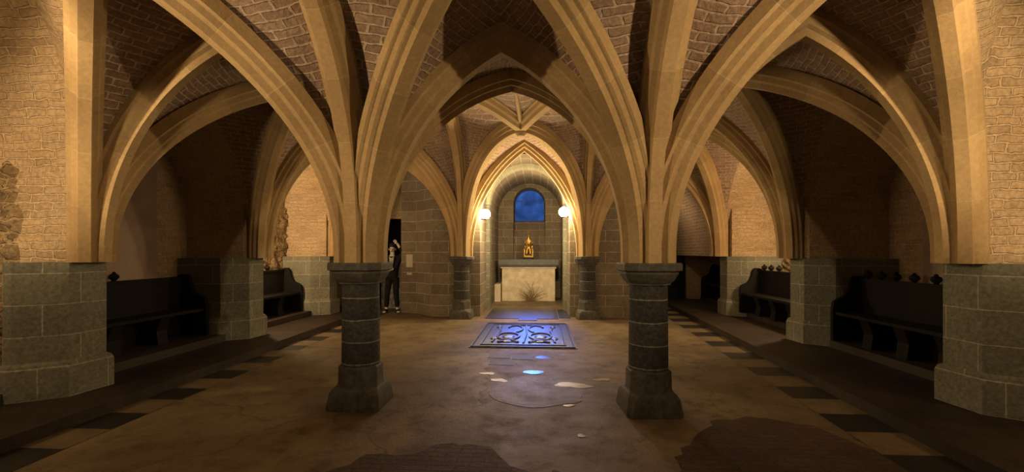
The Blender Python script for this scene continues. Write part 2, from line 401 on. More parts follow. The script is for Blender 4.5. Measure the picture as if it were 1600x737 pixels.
# aisles
barrel = MB()
for s, NN, FF, MM, out in (('L', NL, FL, ML, OUTL), ('R', NR, FR, MR, OUTR)):
    p1, p2, p3 = P[s + '1'], P[s + '2'], P[s + '3']
    sd = 'left' if s == 'L' else 'right'; op = 'right' if s == 'L' else 'left'
    mid = lambda a, b: ((a[0] + b[0]) / 2, (a[1] + b[1]) / 2)
    t1 = mid(p1, NN); b1 = ((p1[0] + NN[0]) / 2, 6.15); b2 = ((p2[0] + FF[0]) / 2, 9.25); t3 = mid(p3, FF)
    w12, w23 = mid(p1, p2), mid(p2, p3)
    bf = (b1[0] + (.05 if s == 'L' else -.05), 3.1)
    c = {}
    c['pt'] = curve(p1, t1, 3.92); c['nt'] = curve(NN, t1, 3.92)
    c['pb'] = curve(p1, b1, BO, cf=1.6); c['nb'] = curve(NN, b1, BO, cf=1.6)
    c['2b'] = curve(p2, b1, BO, cf=1.6); c['2m'] = curve(p2, MM, MZ); c['nm'] = C['ln' + s]
    c['1w'] = curve(p1, w12, 3.9); c['2w'] = curve(p2, w12, 3.9)
    c['2b2'] = curve(p2, b2, 4.25); c['fb2'] = curve(FF, b2, 4.25); c['3b2'] = curve(p3, b2, 4.25); c['fm'] = C['lf' + s]
    c['2v'] = curve(p2, w23, 3.9); c['3v'] = curve(p3, w23, 3.9)
    c['3t'] = curve(p3, t3, 3.92); c['ft'] = curve(FF, t3, 3.92)
    # front
    c['pf'] = curve(p1, bf, BO, cf=1.6); c['nf'] = curve(NN, bf, BO, cf=1.6); c['nmf'] = C['ln' + s + 'f']
    p0 = (p1[0], 1.4); w01 = (p1[0], 2.6); mf = mirror(MM)
    c['1u'] = curve(p1, w01, 4.6, k=3.0); c['0b'] = curve(p0, bf, BO, cf=1.6); c['0m'] = curve(p0, mf, MZ); c['0u'] = curve(p0, w01, 4.6, k=3.0)
    for a, b in (('pt', 'pb'), ('nt', 'nb'), ('1w', 'pb'), ('2w', '2b'), ('nm', 'nb'), ('2m', '2b'), ('2m', '2b2'), ('fm', 'fb2'), ('2v', '2b2'), ('3v', '3b2'),
                 ('3t', '3b2'), ('ft', 'fb2'), ('pt', 'pf'), ('nt', 'nf'), ('1u', 'pf'), ('nmf', 'nf'), ('0u', '0b'), ('0m', '0b')):
        web(barrel if a in ('1u', '0u') else ceil, c[a], c[b])
    for q in ('1w', '2w', '2v', '3v', '1u', '0u'):    # wall arches carried back to the outer wall
        web(barrel, c[q], [V((out, p.y, p.z)) for p in c[q]], m=2, bulge=0)
    yend = 12.05 if s == 'L' else 14.4
    for q in ('3t', 'ft'): web(ceil, c[q], [V((p.x, yend, p.z)) for p in c[q]], m=3, bulge=0)
    rib('aisle_arch', [c['pt'], c['nt']], f'dim pointed arch over the {sd} aisle between near column and nearest pier', 'arch', w=.8)
    rib('diagonal_rib', [c['pb']], f'lit curved rib sweeping inward and back from the nearest {sd} pier', w=.82)
    rib('diagonal_rib', [c['nb']], f'rib behind the near {sd} column running back over the {sd} aisle')
    rib('diagonal_rib', [c['nf']], f'long moulded rib sweeping outward from the near {sd} column to the top edge')
    rib('diagonal_rib', [c['pf']], f'bright yellow rib standing upright on the nearest {sd} pier', w=.8)
    rib('diagonal_rib', [c['2b']], f'steep rib rising towards the viewer from the second {sd} pier', w=.82)
    rib('aisle_arch', [c['2m']], f'low curved rib leaning inward from the second {sd} pier', w=.82)
    rib('diagonal_rib', [c['2b2']], f'rib running back over the {sd} aisle from the second {sd} pier', w=.82)
    rib('diagonal_rib', [c['fb2']], f'rib running forward over the {sd} aisle from the far {sd} column')
    rib('diagonal_rib', [c['3b2']], f'pale rib curving forward from the third {sd} pier')
    rib('aisle_arch', [c['3t'], c['ft']], f'lit arch over the {sd} aisle from the far {sd} column to third pier', 'arch')
struct('ceiling', ceil, M['web'], smooth=.6); struct('ceiling_side', barrel, M['wallbrick'], smooth=.6)

# ------------------------------------------------------------------ columns
def make_column(loc, label):
    t = thing('stone_column', label, 'column', (*loc, 0), group='dark free-standing stone columns')
    mb = MB()
    mb.stack([octa(.272, .045, 0), octa(.272, .05, .04), octa(.255, .06, .16), octa(.235, .08, .20), octa(.215, .10, .215), octa(.21, .12, .23), octa(.205, .118, .41), octa(.19, .1, .425)])
    mb.build('base', M['basestone'], t, smooth=.4)
    mb = MB()
    mb.stack([circ(.195, .42), circ(.192, .8), circ(.188, 1.28)]); mb.build('shaft', M['column'], t, smooth=.6)
    mb = MB()
    mb.stack([octa(.195, .10, 1.27), octa(.20, .11, 1.285), octa(.225, .12, 1.31), octa(.245, .13, 1.345), octa(.262, .13, 1.38), octa(.262, .13, 1.40), octa(.277, .11, 1.41), octa(.284, .11, 1.415), octa(.284, .11, 1.475), octa(.275, .105, 1.49)])
    mb.build('capital', M['basestone'], t, smooth=.35)
    return t
col0 = make_column(NL, 'near left free-standing dark stone column with octagonal base and moulded capital')
dup(col0, (*NR, 0), 'near right free-standing dark stone column with octagonal base and moulded capital', rz=.06)
dup(col0, (*FL, 0), 'far dark column on the left of the altar arch')
dup(col0, (*FR, 0), 'far dark column on the right of the altar arch')

# ------------------------------------------------------------------ wall piers
def pier(x_in, y0, out, label, depth=.62):
    sg = 1 if x_in > out else -1           # direction towards the nave
    t = thing('wall_pier', label, 'pier', (x_in, y0, .12), group='grey ashlar wall piers')
    def poly(g, o=0):
        pts = [(out - x_in, -g), (-sg * .36, -g), (sg * (g * .7 - .02), .24 - g * .7), (sg * g, depth), (sg * g, depth + g), (out - x_in, depth + g)]
        return pts if sg > 0 else pts[::-1]
    mb = MB(); mb.stack([[(x, y, z) for x, y in poly(g)] for g, z in ((.045, 0), (.045, .30), (.03, .345), (.0, .37))]); mb.build('base', M['ashlar'], t)
    mb = MB(); mb.prism(poly(0), .37, 1.37); mb.build('shaft', M['ashlar'], t)
    return t
P1L = pier(-4.81, 4.08, -5.26, 'massive grey ashlar pier at the left edge, nearest on the left wall')
pier(-4.94, 7.14, OUTL, 'second grey ashlar pier on the left wall, between the two dark benches', .6)
pier(-4.96, 10.12, OUTL, 'third grey ashlar pier on the left, seen just left of the near left column', .6)
pier(4.03, 4.12, OUTR, 'massive grey ashlar pier at the right edge, nearest on the right wall')
pier(4.25, 7.28, OUTR, 'second grey ashlar pier on the right wall, between two dark benches', .6)
pier(4.35, 10.5, OUTR, 'third pale grey pier on the right, seen just right of the near right column', .6)

# ------------------------------------------------------------------ walls
wl = MB(); wr = MB()
for (mb, out, rows, x_in) in ((wl, OUTL, (4.08, 7.14, 10.12), -5.0), (wr, OUTR, (4.12, 7.28, 10.5), 4.2)):
    a, b = (out - .4, out) if out < 0 else (out, out + .4)
    mb.box(a, b, -1.5, 14.6, -.1, 5)
    for k, y in enumerate(rows):      # brick upper part of each spur, narrowing to the rib springing
        xi = (-4.98 - .06 * (k > 0) if out < 0 else 4.2 + .13 * k)
        x0, x1 = (out, xi) if out < 0 else (xi, out)
        mb.box(x0, x1, y + (.36 if k == 0 else .2), y + .58, 1.46, 4.4)
struct('wall_left', wl, M['wallbrick']); struct('wall_right', wr, M['wallbrick'])
# plastered blind panels behind the benches
tr = MB(); tr.box(OUTL - .01, OUTL + .04, 5.0, 6.7, .2, 3.2); struct('trim_1', tr, M['plaster'])
tr = MB(); tr.box(OUTR - .04, OUTR + .01, 5.0, 6.8, .2, 3.2); struct('trim_2', tr, M['plaster'])
# rubble patches of stripped masonry between second and third piers
from mathutils import noise
def rough_panel(x, sg, y0, y1, z0, z1, amp=.1, step=.035, seed=0):
    mb = MB(); ny = int((y1 - y0) / step); nz = int((z1 - z0) / step); vs = []; fs = []; uvs = []
    for j in range(nz + 1):
        for i in range(ny + 1):
            y = y0 + (y1 - y0) * i / ny; z = z0 + (z1 - z0) * j / nz
            e = min(1, min(i, ny - i) / 3, (nz - j) / 3)
            d = abs(noise.noise(V((y * 3.2 + seed, z * 6, seed)))) * 1.3 + .5 * noise.noise(V((y * 11, z * 14, seed)))
            yy = y + .05 * noise.noise(V((z * 4, y * 3, seed + 5)))
            vs.append((x + sg * (-.03 + e * (.06 + amp * d)), yy, z))
    q = ny + 1
    for j in range(nz):
        for i in range(ny): fs.append((j * q + i, j * q + i + 1, (j + 1) * q + i + 1, (j + 1) * q + i))
    uvs = [[(vs[k][1], vs[k][2]) for k in f] for f in fs]
    mb.add(vs, fs, uvs); return mb
struct('trim_3', rough_panel(OUTL, 1, 9.0, 10.4, .1, 2.9, .09, seed=2), M['rubble'], smooth=.9)
struct('trim_4', rough_panel(OUTR, -1, 9.2, 10.6, .1, 2.9, .09, seed=9), M['rubble'], smooth=.9)
rp = rough_panel(0, 1, 0, .5, .1, 2.6, .14, seed=4)
rp.v = [V((-5.97 + p.y, 4.45 - p.x, p.z)) for p in rp.v]
struct('trim_5', rp, M['rubble'], smooth=.9)
mb = MB(); mb.box(OUTL, -5.2, 3.2, 4.2, 0, .22); struct('trim_6', mb, M['basestone'])

# end walls beside the altar arch
wb = MB()
def tri_wall(mb, x0, x1, y0, y1, z1): mb.box(x0, x1, y0, y1, 0, z1)
# left stepped mass: front face, splayed corner, return face with the notices
wb.prism([(-2.68, 10.98), (-1.5, 10.98), (-1.5, 12.6), (-3.62, 12.6), (-3.62, 11.55), (-3.22, 11.55)], 0, 4.6)
wb.prism([(.76, 11.05), (2.3, 11.05), (2.3, 14.6), (.76, 14.6)], 0, 4.6)
struct('wall_back', wb, M['course'])
# wall above the altar opening, following the pointed arch
mb = MB(); H = [p for p in C['aL'] if p.z > 1.49]; 
top = 5.2
def arch_fill(mb, curve_pts, y, z_top):
    pts = [V((p.x, y, p.z)) for p in curve_pts]; vs = []; fs = []
    for p in pts: vs += [(p.x, y, p.z), (p.x, y, z_top)]
    for i in range(len(pts) - 1): fs.append((2 * i, 2 * i + 2, 2 * i + 3, 2 * i + 1))
    mb.add(vs, fs)
for q in ('aL', 'aR'): arch_fill(mb, C[q], 10.95, 5.2)
struct('trim_7', mb, M['course'])
# left end wall with doorway
mb = MB(); X0, X1 = -4.72, -3.72
mb.box(OUTL, X0, 12.0, 12.4, 0, 5); mb.box(X1, -3.3, 12.0, 12.4, 0, 5); mb.box(X0, X1, 12.0, 12.4, 2.5, 5)
struct('wall_end_left', mb, M['wallbrick'])
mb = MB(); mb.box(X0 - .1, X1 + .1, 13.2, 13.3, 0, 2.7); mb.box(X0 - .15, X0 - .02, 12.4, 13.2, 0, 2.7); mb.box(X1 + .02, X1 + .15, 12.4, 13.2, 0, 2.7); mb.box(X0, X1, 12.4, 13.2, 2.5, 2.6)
struct('door_1', mb, M['dark'])  # recess lining coloured near-black for the unlit passage
mb = MB(); mb.box(X1 - .03, X1 + .03, 11.96, 12.0, 0, 2.5); struct('trim_8', mb, M['paper'])
# right end wall; niche shade painted as a black arched plate
mb = MB(); mb.box(2.2, 6.0, 14.4, 14.7, 0, 5); struct('wall_end_right', mb, M['wallbrick'])
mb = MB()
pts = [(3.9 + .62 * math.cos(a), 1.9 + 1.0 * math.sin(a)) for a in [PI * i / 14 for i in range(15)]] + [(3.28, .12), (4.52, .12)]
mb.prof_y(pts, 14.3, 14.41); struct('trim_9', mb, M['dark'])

# chapel
chx0, chx1, chy1 = -1.46, .74, 15.8
mb = MB()
mb.box(chx0 - .3, chx0, 10.96, chy1, 0, 2.92); mb.box(chx1, chx1 + .3, 11.03, chy1, 0, 2.92)
r = (chx1 - chx0) / 2; cxx = (chx0 + chx1) / 2
ns = 20; vs = []; fs = []; uvs = []
for i in range(ns + 1):
    a = PI * i / ns
    for y in (11.0, chy1): vs.append((cxx + r * math.cos(a), y, 2.9 + r * math.sin(a)))
for i in range(ns):
    fs.append((2 * i, 2 * i + 1, 2 * i + 3, 2 * i + 2)); u0, u1 = r * PI * i / ns, r * PI * (i + 1) / ns
    uvs.append([(11, u0), (chy1, u0), (chy1, u1), (11, u1)])
mb.add(vs, fs, uvs); struct('wall_chapel', mb, M['course'])
# ring of voussoirs
mb = MB(); vs = []; fs = []; uvs = []
for i in range(ns + 1):
    a = PI * i / ns
    for (rr, y) in ((r + .02, 12.6), (r - .1, 12.6), (r - .1, 12.2), (r + .2, 12.2)): vs.append((cxx + rr * math.cos(a), y, 2.9 + rr * math.sin(a)))
for i in range(ns):
    for k in range(3):
        fs.append((4 * i + k, 4 * i + k + 1, 4 * i + 5 + k, 4 * i + 4 + k)); u0, u1 = i * r * PI / ns, (i + 1) * r * PI / ns
        uvs.append([(u0, k * .3), (u0, k * .3 + .3), (u1, k * .3 + .3), (u1, k * .3)])
mb.add(vs, fs, uvs); tag(mb.build('round_arch', M['voussoir']), 'pale greenish round stone arch inside the lit pointed altar arch', 'arch')
mb = MB()  # jambs of the round arch
for x in (chx0, chx1 - .1): mb.box(x, x + .1, 12.2, 12.6, 0, 2.9)
struct('trim_10', mb, M['ashlar'])
# chapel end wall with window embrasure
mb = MB(); wx0, wx1 = cxx - .56, cxx + .56
n = 16; arc = [(cxx + .56 * math.cos(PI * i / n), 3.3 + .56 * math.sin(PI * i / n)) for i in range(n + 1)]
mb.box(chx0, wx0, chy1, chy1 + .1, 0, 4.2); mb.box(wx1, chx1, chy1, chy1 + .1, 0, 4.2); mb.box(wx0, wx1, chy1, chy1 + .1, 0, 1.35)
vs = []; fs = []
for x, z in arc: vs += [(x, chy1, z), (x, chy1, 4.3), (x, 16.5, z)]
for i in range(n): fs += [(3 * i, 3 * i + 1, 3 * i + 4, 3 * i + 3), (3 * i, 3 * i + 3, 3 * i + 5, 3 * i + 2)]
mb.add(vs, fs)
mb.add([(wx0, chy1, 1.35), (wx1, chy1, 1.35), (wx1, 16.5, 2.72), (wx0, 16.5, 2.72), (wx0, chy1, 3.3), (wx1, chy1, 3.3), (wx1, 16.5, 3.3), (wx0, 16.5, 3.3)], [(0, 1, 2, 3), (0, 3, 7, 4), (1, 5, 6, 2)])
struct('wall_chapel_end', mb, M['course'])
w = thing('window_1', None, None, (cxx, 16.45, 2.72)); w['kind'] = 'structure'
mb = MB(); pts = [(.54, 0)] + [(.54 * math.cos(PI * i / n), .58 + .54 * math.sin(PI * i / n)) for i in range(n + 1)] + [(-.54, 0)]
mb.prof_y(pts, 0, .02); mb.build('pane', M['glass'], w)
mb = MB()
for pa, pb in (((-.54, 0, 0), (.54, 0, 0)), ((.53, 0, 0), (.53, 0, .75)), ((-.53, 0, 0), (-.53, 0, .7)), ((-.54, 0, .72), (.54, 0, .72))): mb.tube([V(pa) + V((0, -.02, 0)), V(pb) + V((0, -.02, 0))], .012, 6)
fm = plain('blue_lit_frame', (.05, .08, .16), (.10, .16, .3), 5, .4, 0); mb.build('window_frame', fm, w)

# ------------------------------------------------------------------ floors
mb = MB(); mb.add([(-7, -2, 0), (6.5, -2, 0), (6.5, 17, 0), (-7, 17, 0)], [(0, 1, 2, 3)]); struct('floor', mb, M['floor'])
mb = MB(); mb.prism([(OUTL, -1.5), (-4.2, -1.5), (-4.24, 3.5), (-4.40, 11.98), (OUTL, 11.98)], .0, .12); struct('platform_left', mb, M['walk'])
def rx(y): return 3.16 + .055 * (y - 3.5)
mb = MB(); mb.prism([(rx(-1.5), -1.5), (OUTR, -1.5), (OUTR, 14.39), (rx(14.39), 14.39)], .0, .12); struct('platform_right', mb, M['walk'])
def board(name, x0, x1, y0, y1): 
    mb = MB(); mb.box(x0, x1, y0, y1, .12, .23); return struct(name, mb, M['dais'])
board('dais_left', OUTL, -5.2, 4.75, 7.12); board('dais_left', OUTL, -5.28, 7.8, 10.08)
board('dais_right', 4.5, OUTR, 4.80, 7.24); board('dais_right', 4.68, OUTR, 7.96, 10.45); board('dais_right', 4.9, OUTR, 11.8, 14.0)
# edge strips of alternating tiles
mb = MB(); mk = MB(); y = 1.0; i = 0
while y < 11.6:
    L_ = .40; e = lambda yy: -4.24 - .019 * (yy - 3.5)
    (mk if i % 2 else mb).add([(e(y) , y, .004), (e(y) + .40, y, .004), (e(y + L_) + .40, y + L_, .004), (e(y + L_), y + L_, .004)], [(0, 1, 2, 3)]); y += L_; i += 1
struct('floor_border_left', mb, M['tan']); struct('floor_border_left', mk, M['blk'])
mb = MB(); mk = MB(); y = 1.0; i = 0
while y < 12.8:
    L_ = .45
    (mk if i % 2 else mb).add([(rx(y) - .48, y, .004), (rx(y), y, .004), (rx(y + L_), y + L_, .004), (rx(y + L_) - .48, y + L_, .004)], [(0, 1, 2, 3)]); y += L_; i += 1
struct('floor_border_right', mb, M['tan']); struct('floor_border_right', mk, M['blk'])
def blob(cx, cy, rx_, ry, n=40, jag=.18, seed=1, z=.003):
    rnd = random.Random(seed); ph = [rnd.uniform(0, 6.28) for _ in range(6)]; pts = []
    for i in range(n):
        a = 2 * PI * i / n; k = 1 + jag * sum(math.sin((j + 2) * a + ph[j]) / (j + 1.5) for j in range(6))
        pts.append((cx + rx_ * k * math.cos(a), cy + ry * k * math.sin(a), z))
    return pts
def floor_patch(pts, m, name='floor_patch'):
    out = []; rnd = random.Random(len(pts))
    for i, p in enumerate(pts):
        q = pts[(i + 1) % len(pts)]; L_ = math.dist(p, q); k = max(1, int(L_ / .09))
        for j in range(k):
            t = j / k; out.append((p[0] + (q[0] - p[0]) * t + rnd.uniform(-.035, .035), p[1] + (q[1] - p[1]) * t + rnd.uniform(-.035, .035), p[2]))
    pts = out
    mb = MB(); mb.add(pts, [tuple(range(len(pts)))]); return struct(name, mb, m)
floor_patch([(-1.6, 1.5, .003), (-.2, 1.5, .003), (.15, 3.0, .003), (-.05, 3.25, .003), (-.2, 3.32, .003), (-.35, 3.62, .003), (-.75, 3.7, .003), (-1.0, 3.5, .003), (-1.35, 3.45, .003), (-1.5, 3.2, .003), (-1.75, 3.0, .003)], M['redbrick'])
floor_patch([(.9, 1.5, .003), (2.7, 1.5, .003), (2.72, 3.6, .003), (2.55, 4.25, .003), (2.0, 4.5, .003), (1.62, 4.3, .003), (1.3, 3.9, .003), (1.05, 3.55, .003), (.95, 3.1, .003)], M['redbrick'])
floor_patch(blob(.15, 2.9, .3, .35, seed=5), M['redbrick'])

# things set in the floor
g = thing('grave_slab', 'large dark carved grave slab with blue light reflected on its relief', 'grave slab', (-.28, 8.7, 0))
mb = MB(); mb.box(-.9, .9, -1.3, 1.25, -.02, .012); mb.build('slab', M['grave'], g)
mb = MB()
for a, b in (((-.86, -1.26), (.86, -1.26)), ((.86, -1.26), (.86, 1.2)), ((.86, 1.2), (-.86, 1.2)), ((-.86, 1.2), (-.86, -1.26)), ((-.72, -1.1), (.72, -1.1)), ((.72, -1.1), (.72, 1.05)), ((-.72, 1.05), (-.72, -1.1)), ((-.72, 1.05), (.72, 1.05))):
    mb.tube([(a[0], a[1], .014), (b[0], b[1], .014)], .018, 6)
mb.build('border', M['grave'], g, smooth=.8)
mb = MB()
def arcpts(cx, cy, r1, r2, a0, a1, n=12): return [(cx + r1 * math.cos(a0 + (a1 - a0) * i / n), cy + r2 * math.sin(a0 + (a1 - a0) * i / n), .018) for i in range(n + 1)]
for s in (-1, 1):
    mb.tube(arcpts(s * .3, -.35, .2, .34, 0, 2 * PI, 18), .025, 6); mb.ball((s * .3, -.35, .012), (.12, .2, .03))
    mb.tube(arcpts(s * .28, .45, .22, .45, PI / 2 - s * .2, PI / 2 + s * 2.6), .022, 6)
    mb.tube([(s * .1, -.9, .018), (s * .22, -.75, .018), (s * .45, -.9, .018)], .03, 6)
    mb.tube([(s * .55, -.9, .018), (s * .5, .2, .018), (s * .58, .9, .018)], .022, 6)
    mb.ball((s * .55, -.55, .012), (.07, .12, .03)); mb.ball((s * .56, .7, .012), (.06, .14, .03)); mb.ball((s * .3, -.82, .012), (.1, .09, .03))
mb.tube([(0, -.95, .018), (.03, 0, .018), (0, .9, .018)], .02, 6); mb.tube(arcpts(0, .6, .35, .3, 0, PI), .022, 6)
mb.build('carved_relief', M['grave'], g, smooth=.8)
g = thing('grave_slab', 'smoother dark grave slab between the far columns, in front of the altar chapel', 'grave slab', (-.3, 11.5, 0))
mb = MB(); mb.prism([(-1.0, -.85), (-.2, -.85), (-.2, -1.1), (.25, -1.1), (.25, -.85), (.75, -.85), (.75, 1.1), (-1.0, 1.1)], -.02, .012); mb.build('slab', M['grave'], g)
mb = MB(); mb.prism([(.77, -.7), (1.05, -.7), (1.0, .9), (.77, .9)], -.02, .01); mb.build('side_piece', M['grave'], g)
def slab(name, pts, m, label, cat, h=.008):
    mb = MB(); mb.prism([(p[0], p[1]) for p in pts], -.01, h); return tag(mb.build(name, m), label, cat)
slab('round_floor_slab', blob(-.05, 5.2, .52, .62, jag=.05, seed=3), M['patch'], 'round worn dark slab set in the floor between the near columns', 'floor slab', .004)
slab('small_floor_slab', blob(.32, 4.85, .12, .11, n=14, jag=.08, seed=4), M['patch'], 'small dark oval stone at the right rim of the round floor slab', 'floor slab', .005)
slab('floor_tile', [(-.78, 6.72), (-.44, 6.7), (-.44, 6.98), (-.78, 7.0)], M['darktile'], 'leftmost dark tile of the pair in front of the carved slab', 'floor tile', .004)
slab('floor_tile', [(-.41, 6.65), (-.1, 6.62), (-.08, 6.9), (-.41, 6.93)], M['darktile'], 'dark tile on the right of the pair in front of the carved slab', 'floor tile', .004)
slab('floor_tile', [(-.72, 6.3), (-.36, 6.28), (-.36, 6.55), (-.72, 6.57)], M['darktile'], 'single dark tile lying nearest the viewer in front of the carved slab', 'floor tile', .004)
wet = plain('wet_polished_tile', (.10, .085, .07), (.16, .13, .10), 5, .2, .05, spec=.8)
slab('polished_tile', blob(-.08, 5.95, .12, .10, n=18, jag=.2, seed=8), wet, 'shiny floor stone mirroring the blue window, nearer the round slab', 'floor tile', .004)
slab('polished_tile', blob(.06, 6.78, .12, .1, n=18, jag=.2, seed=9), wet, 'shiny floor stone mirroring the blue window, nearer the carved slab', 'floor tile', .004)
fr = [((.40, 5.4), .24, .13, 11, 'largest pale streaked marble piece right of the round floor slab'), ((-.50, 5.55), .12, .08, 12, 'pale marble chip left of the round slab, closer to it'),
      ((-.68, 5.85), .1, .08, 13, 'pale marble chip left of the round slab, the farther left one'), ((.78, 5.65), .12, .08, 14, 'pale marble chip far right beyond the streaked marble piece'),
      ((.30, 4.68), .07, .04, 15, 'tiny pale marble chip in front of the small oval stone'), ((.36, 3.92), .03, .05, 16, 'small white curled scrap lying alone on the floor in front'), ((.02, 3.15), .16, .12, 17, 'pale stone piece at the edge of the red brick paving in front')]
for (c_, a, b, sd, lab) in fr: slab('marble_fragment', blob(c_[0], c_[1], a * .85, b * .8, n=18, jag=.3, seed=sd), M['fragment'], lab, 'stone fragment', .005)['group'] = 'pale marble fragments set in the floor'

# ------------------------------------------------------------------ benches
def bench(out, y0, y1, sg, label, fins, z0=.23):
    """long settle standing against the outer wall; sg = direction towards the nave"""
    xb = out + sg * .12; t = thing('wooden_bench', label, 'bench', (xb, y0, z0), group='black wooden benches along the aisle walls'); Ln = y1 - y0
    top = .92
    f = lambda x: sg * x
    mb = MB(); mb.box(min(0, f(.05)), max(0, f(.05)), .05, Ln - .05, .0, top); mb.build('backrest', M['wood'], t)
    mb = MB(); mb.box(min(f(-.01), f(.07)), max(f(-.01), f(.07)), .05, Ln - .05, top, top + .04); mb.build('top_rail', M['wood'], t)
    mb = MB(); mb.box(min(f(.05), f(.44)), max(f(.05), f(.44)), .05, Ln - .05, .40, .445); mb.build('seat', M['wood'], t)
    prof = [(-.02, 0), (.47, 0), (.47, .50), (.45, .60), (.39, .64), (.31, .67), (.25, .73), (.21, .82), (.18, .95), (.14, 1.0), (.06, 1.0), (-.02, .98)]
    pr = [(f(x), z) for x, z in prof]
    for ya in (0, Ln - .06):
        mb = MB(); mb.prof_y(pr, ya, ya + .06); mb.build('end_panel', M['wood'], t)
    k = max(1, int(Ln / .8))
    for i in range(1, k + 1):
        yy = Ln * i / (k + 1); mb = MB(); mb.prof_y([(f(x), z) for x, z in ((.05, 0), (.36, 0), (.33, .2), (.4, .4), (.05, .4))], yy - .09, yy + .09); mb.build('seat_support', M['wood'], t)
    for q in fins:
        yy = Ln * q; mb = MB(); c = (f(.03), yy)
        mb.stack([circ(.035, top + .04, 10, c), circ(.025, top + .05, 10, c), circ(.05, top + .075, 10, c), circ(.062, top + .10, 10, c), circ(.05, top + .13, 10, c), circ(.02, top + .145, 10, c), circ(.026, top + .155, 10, c), circ(.008, top + .17, 10, c)])
        for a in (-1, 1): mb.ball((c[0], c[1] + a * .05, top + .095), .024, 8, 6)
        mb.build('finial', M['wood'], t, smooth=.7)
    return t
bench(OUTL, 4.8, 7.08, 1, 'long black wooden bench between the first and second left piers', [.47])
bench(OUTL, 7.95, 10.05, 1, 'black wooden bench with curved end beyond the second left pier', [.52, .68])
bench(OUTR - .45, 4.82, 7.25, -1, 'long black bench with a row of knob finials beside the nearest right pier', [.45, .585, .71, .82, .93])
bench(OUTR - .45, 8.0, 10.45, -1, 'black bench with finials between the second and third right piers', [.65, .78, .9])
bench(OUTR - .15, 11.9, 13.7, -1, 'farthest dark bench, beyond the third pier at the end of the right aisle', [])

# ------------------------------------------------------------------ altar
t = thing('altar', 'pale stone block altar under a dark slab, in the chapel', 'altar', (cxx, 14.5, 0))
mb = MB(); mb.box(-.86, .86, .06, .9, 0, 1.06); mb.build('altar_block', M['altarstone'], t)
mb = MB(); mb.box(-.9, .9, .03, .92, 1.06, 1.12); mb.build('moulding', M['altarstone'], t)
mb = MB(); mb.stack([[(-.93, -.02, 1.12), (.93, -.02, 1.12), (.93, .95, 1.12), (-.93, .95, 1.12)], [(-.97, -.06, 1.18), (.97, -.06, 1.18), (.97, .97, 1.18), (-.97, .97, 1.18)], [(-.97, -.06, 1.35), (.97, -.06, 1.35), (.97, .97, 1.35), (-.97, .97, 1.35)]])
mb.build('altar_slab', M['mensa'], t)
mb = MB(); mb.box(chx0 + .02, -1.25 + .0, 14.3, 15.5, 0, .55)
struct('trim_11', mb, M['altarstone'])

# dry branches in front
mb = MB(); rnd = random.Random(3)
for i in range(26):
    a = rnd.uniform(-1.25, 1.25); ln = rnd.uniform(.3, .75); x0 = cxx + .1 + rnd.uniform(-.12, .12)
    p0 = V((x0, 14.38 + rnd.uniform(-.06, .06), .02)); pts = [p0]
    for k in range(1, 6):
        q = k / 5; pts.append(p0 + V((math.sin(a) * ln * q + .06 * math.sin(5 * q + i) * q, rnd.uniform(-.03, .03), math.cos(a) * ln * q * (1 - .25 * q * abs(a)))))
    mb.tube(pts, [.009, .008, .007, .006, .005, .003], 5)
    for k in (2, 3, 4): 
        d = V((rnd.uniform(-.12, .12), rnd.uniform(-.04, .02), rnd.uniform(.02, .1))); mb.tube([pts[k], pts[k] + d], [.005, .002], 4)
tag(mb.build('dried_branches', M['twig']), 'bundle of dry twigs fanned out on the floor in front of the altar', 'branches')

# ------------------------------------------------------------------ skinned figures
def skin(name, joints, edges, m, parent=None, levels=2, root=0):
    me = bpy.data.meshes.new(name); me.from_pydata([j[:3] for j in joints], edges, [])
    o = bpy.data.objects.new(name, me); COL.objects.link(o)
    md = o.modifiers.new('s', 'SKIN'); md.use_smooth_shade = True
    sv = me.skin_vertices[0].data if me.skin_vertices else None
    if sv is None:
        bpy.context.view_layer.update()
        sv = me.skin_vertices[0].data
    for i, j in enumerate(joints):
        r = j[3]; sv[i].radius = r if isinstance(r, tuple) else (r, r); sv[i].use_root = (i == root)
    sb = o.modifiers.new('d', 'SUBSURF'); sb.levels = levels; sb.render_levels = levels
    dg = bpy.context.evaluated_depsgraph_get(); dg.update()
    me2 = bpy.data.meshes.new_from_object(o.evaluated_get(dg))
    bpy.data.objects.remove(o); me2.name = name
    me2.materials.clear(); me2.materials.append(m)
    me2.polygons.foreach_set('use_smooth', [True] * len(me2.polygons))
    o = bpy.data.objects.new(name, me2); COL.objects.link(o)
    if parent: o.parent = parent
    return o

def ensure_skin():
    # skin layers are created by the modifier; test once
    pass

px_, py_ = -3.88, 11.62
per = thing('person', 'person in black jacket and trousers standing in the doorway, one arm raised', 'person', (px_, py_, 0), .15)
J = [(0, 0, .95, .09), (0, .01, 1.15, .085), (0, 0, 1.36, .10), (0, 0, 1.50, .06), (0, -.01, 1.58, .055),          # pelvis .. neck
     (0, -.02, 1.66, (.075, .09)), (0, -.015, 1.76, .07),                                                      # head
     (-.09, 0, .88, .065), (-.13, -.02, .48, .05), (-.16, .02, .09, .04), (-.17, -.12, .04, .035),                  # left leg
     (.09, 0, .88, .065), (.10, -.03, .48, .05), (.13, 0, .09, .04), (.17, -.13, .04, .035),                        # right leg
     (-.17, 0, 1.42, .06), (-.27, -.02, 1.16, .045), (-.13, -.17, 1.12, .035), (-.06, -.19, 1.14, .03),             # left arm bent to the waist
     (.17, 0, 1.43, .06), (.28, -.05, 1.55, .045), (.17, -.08, 1.76, .035), (.13, -.09, 1.83, .032)]                # right arm raised
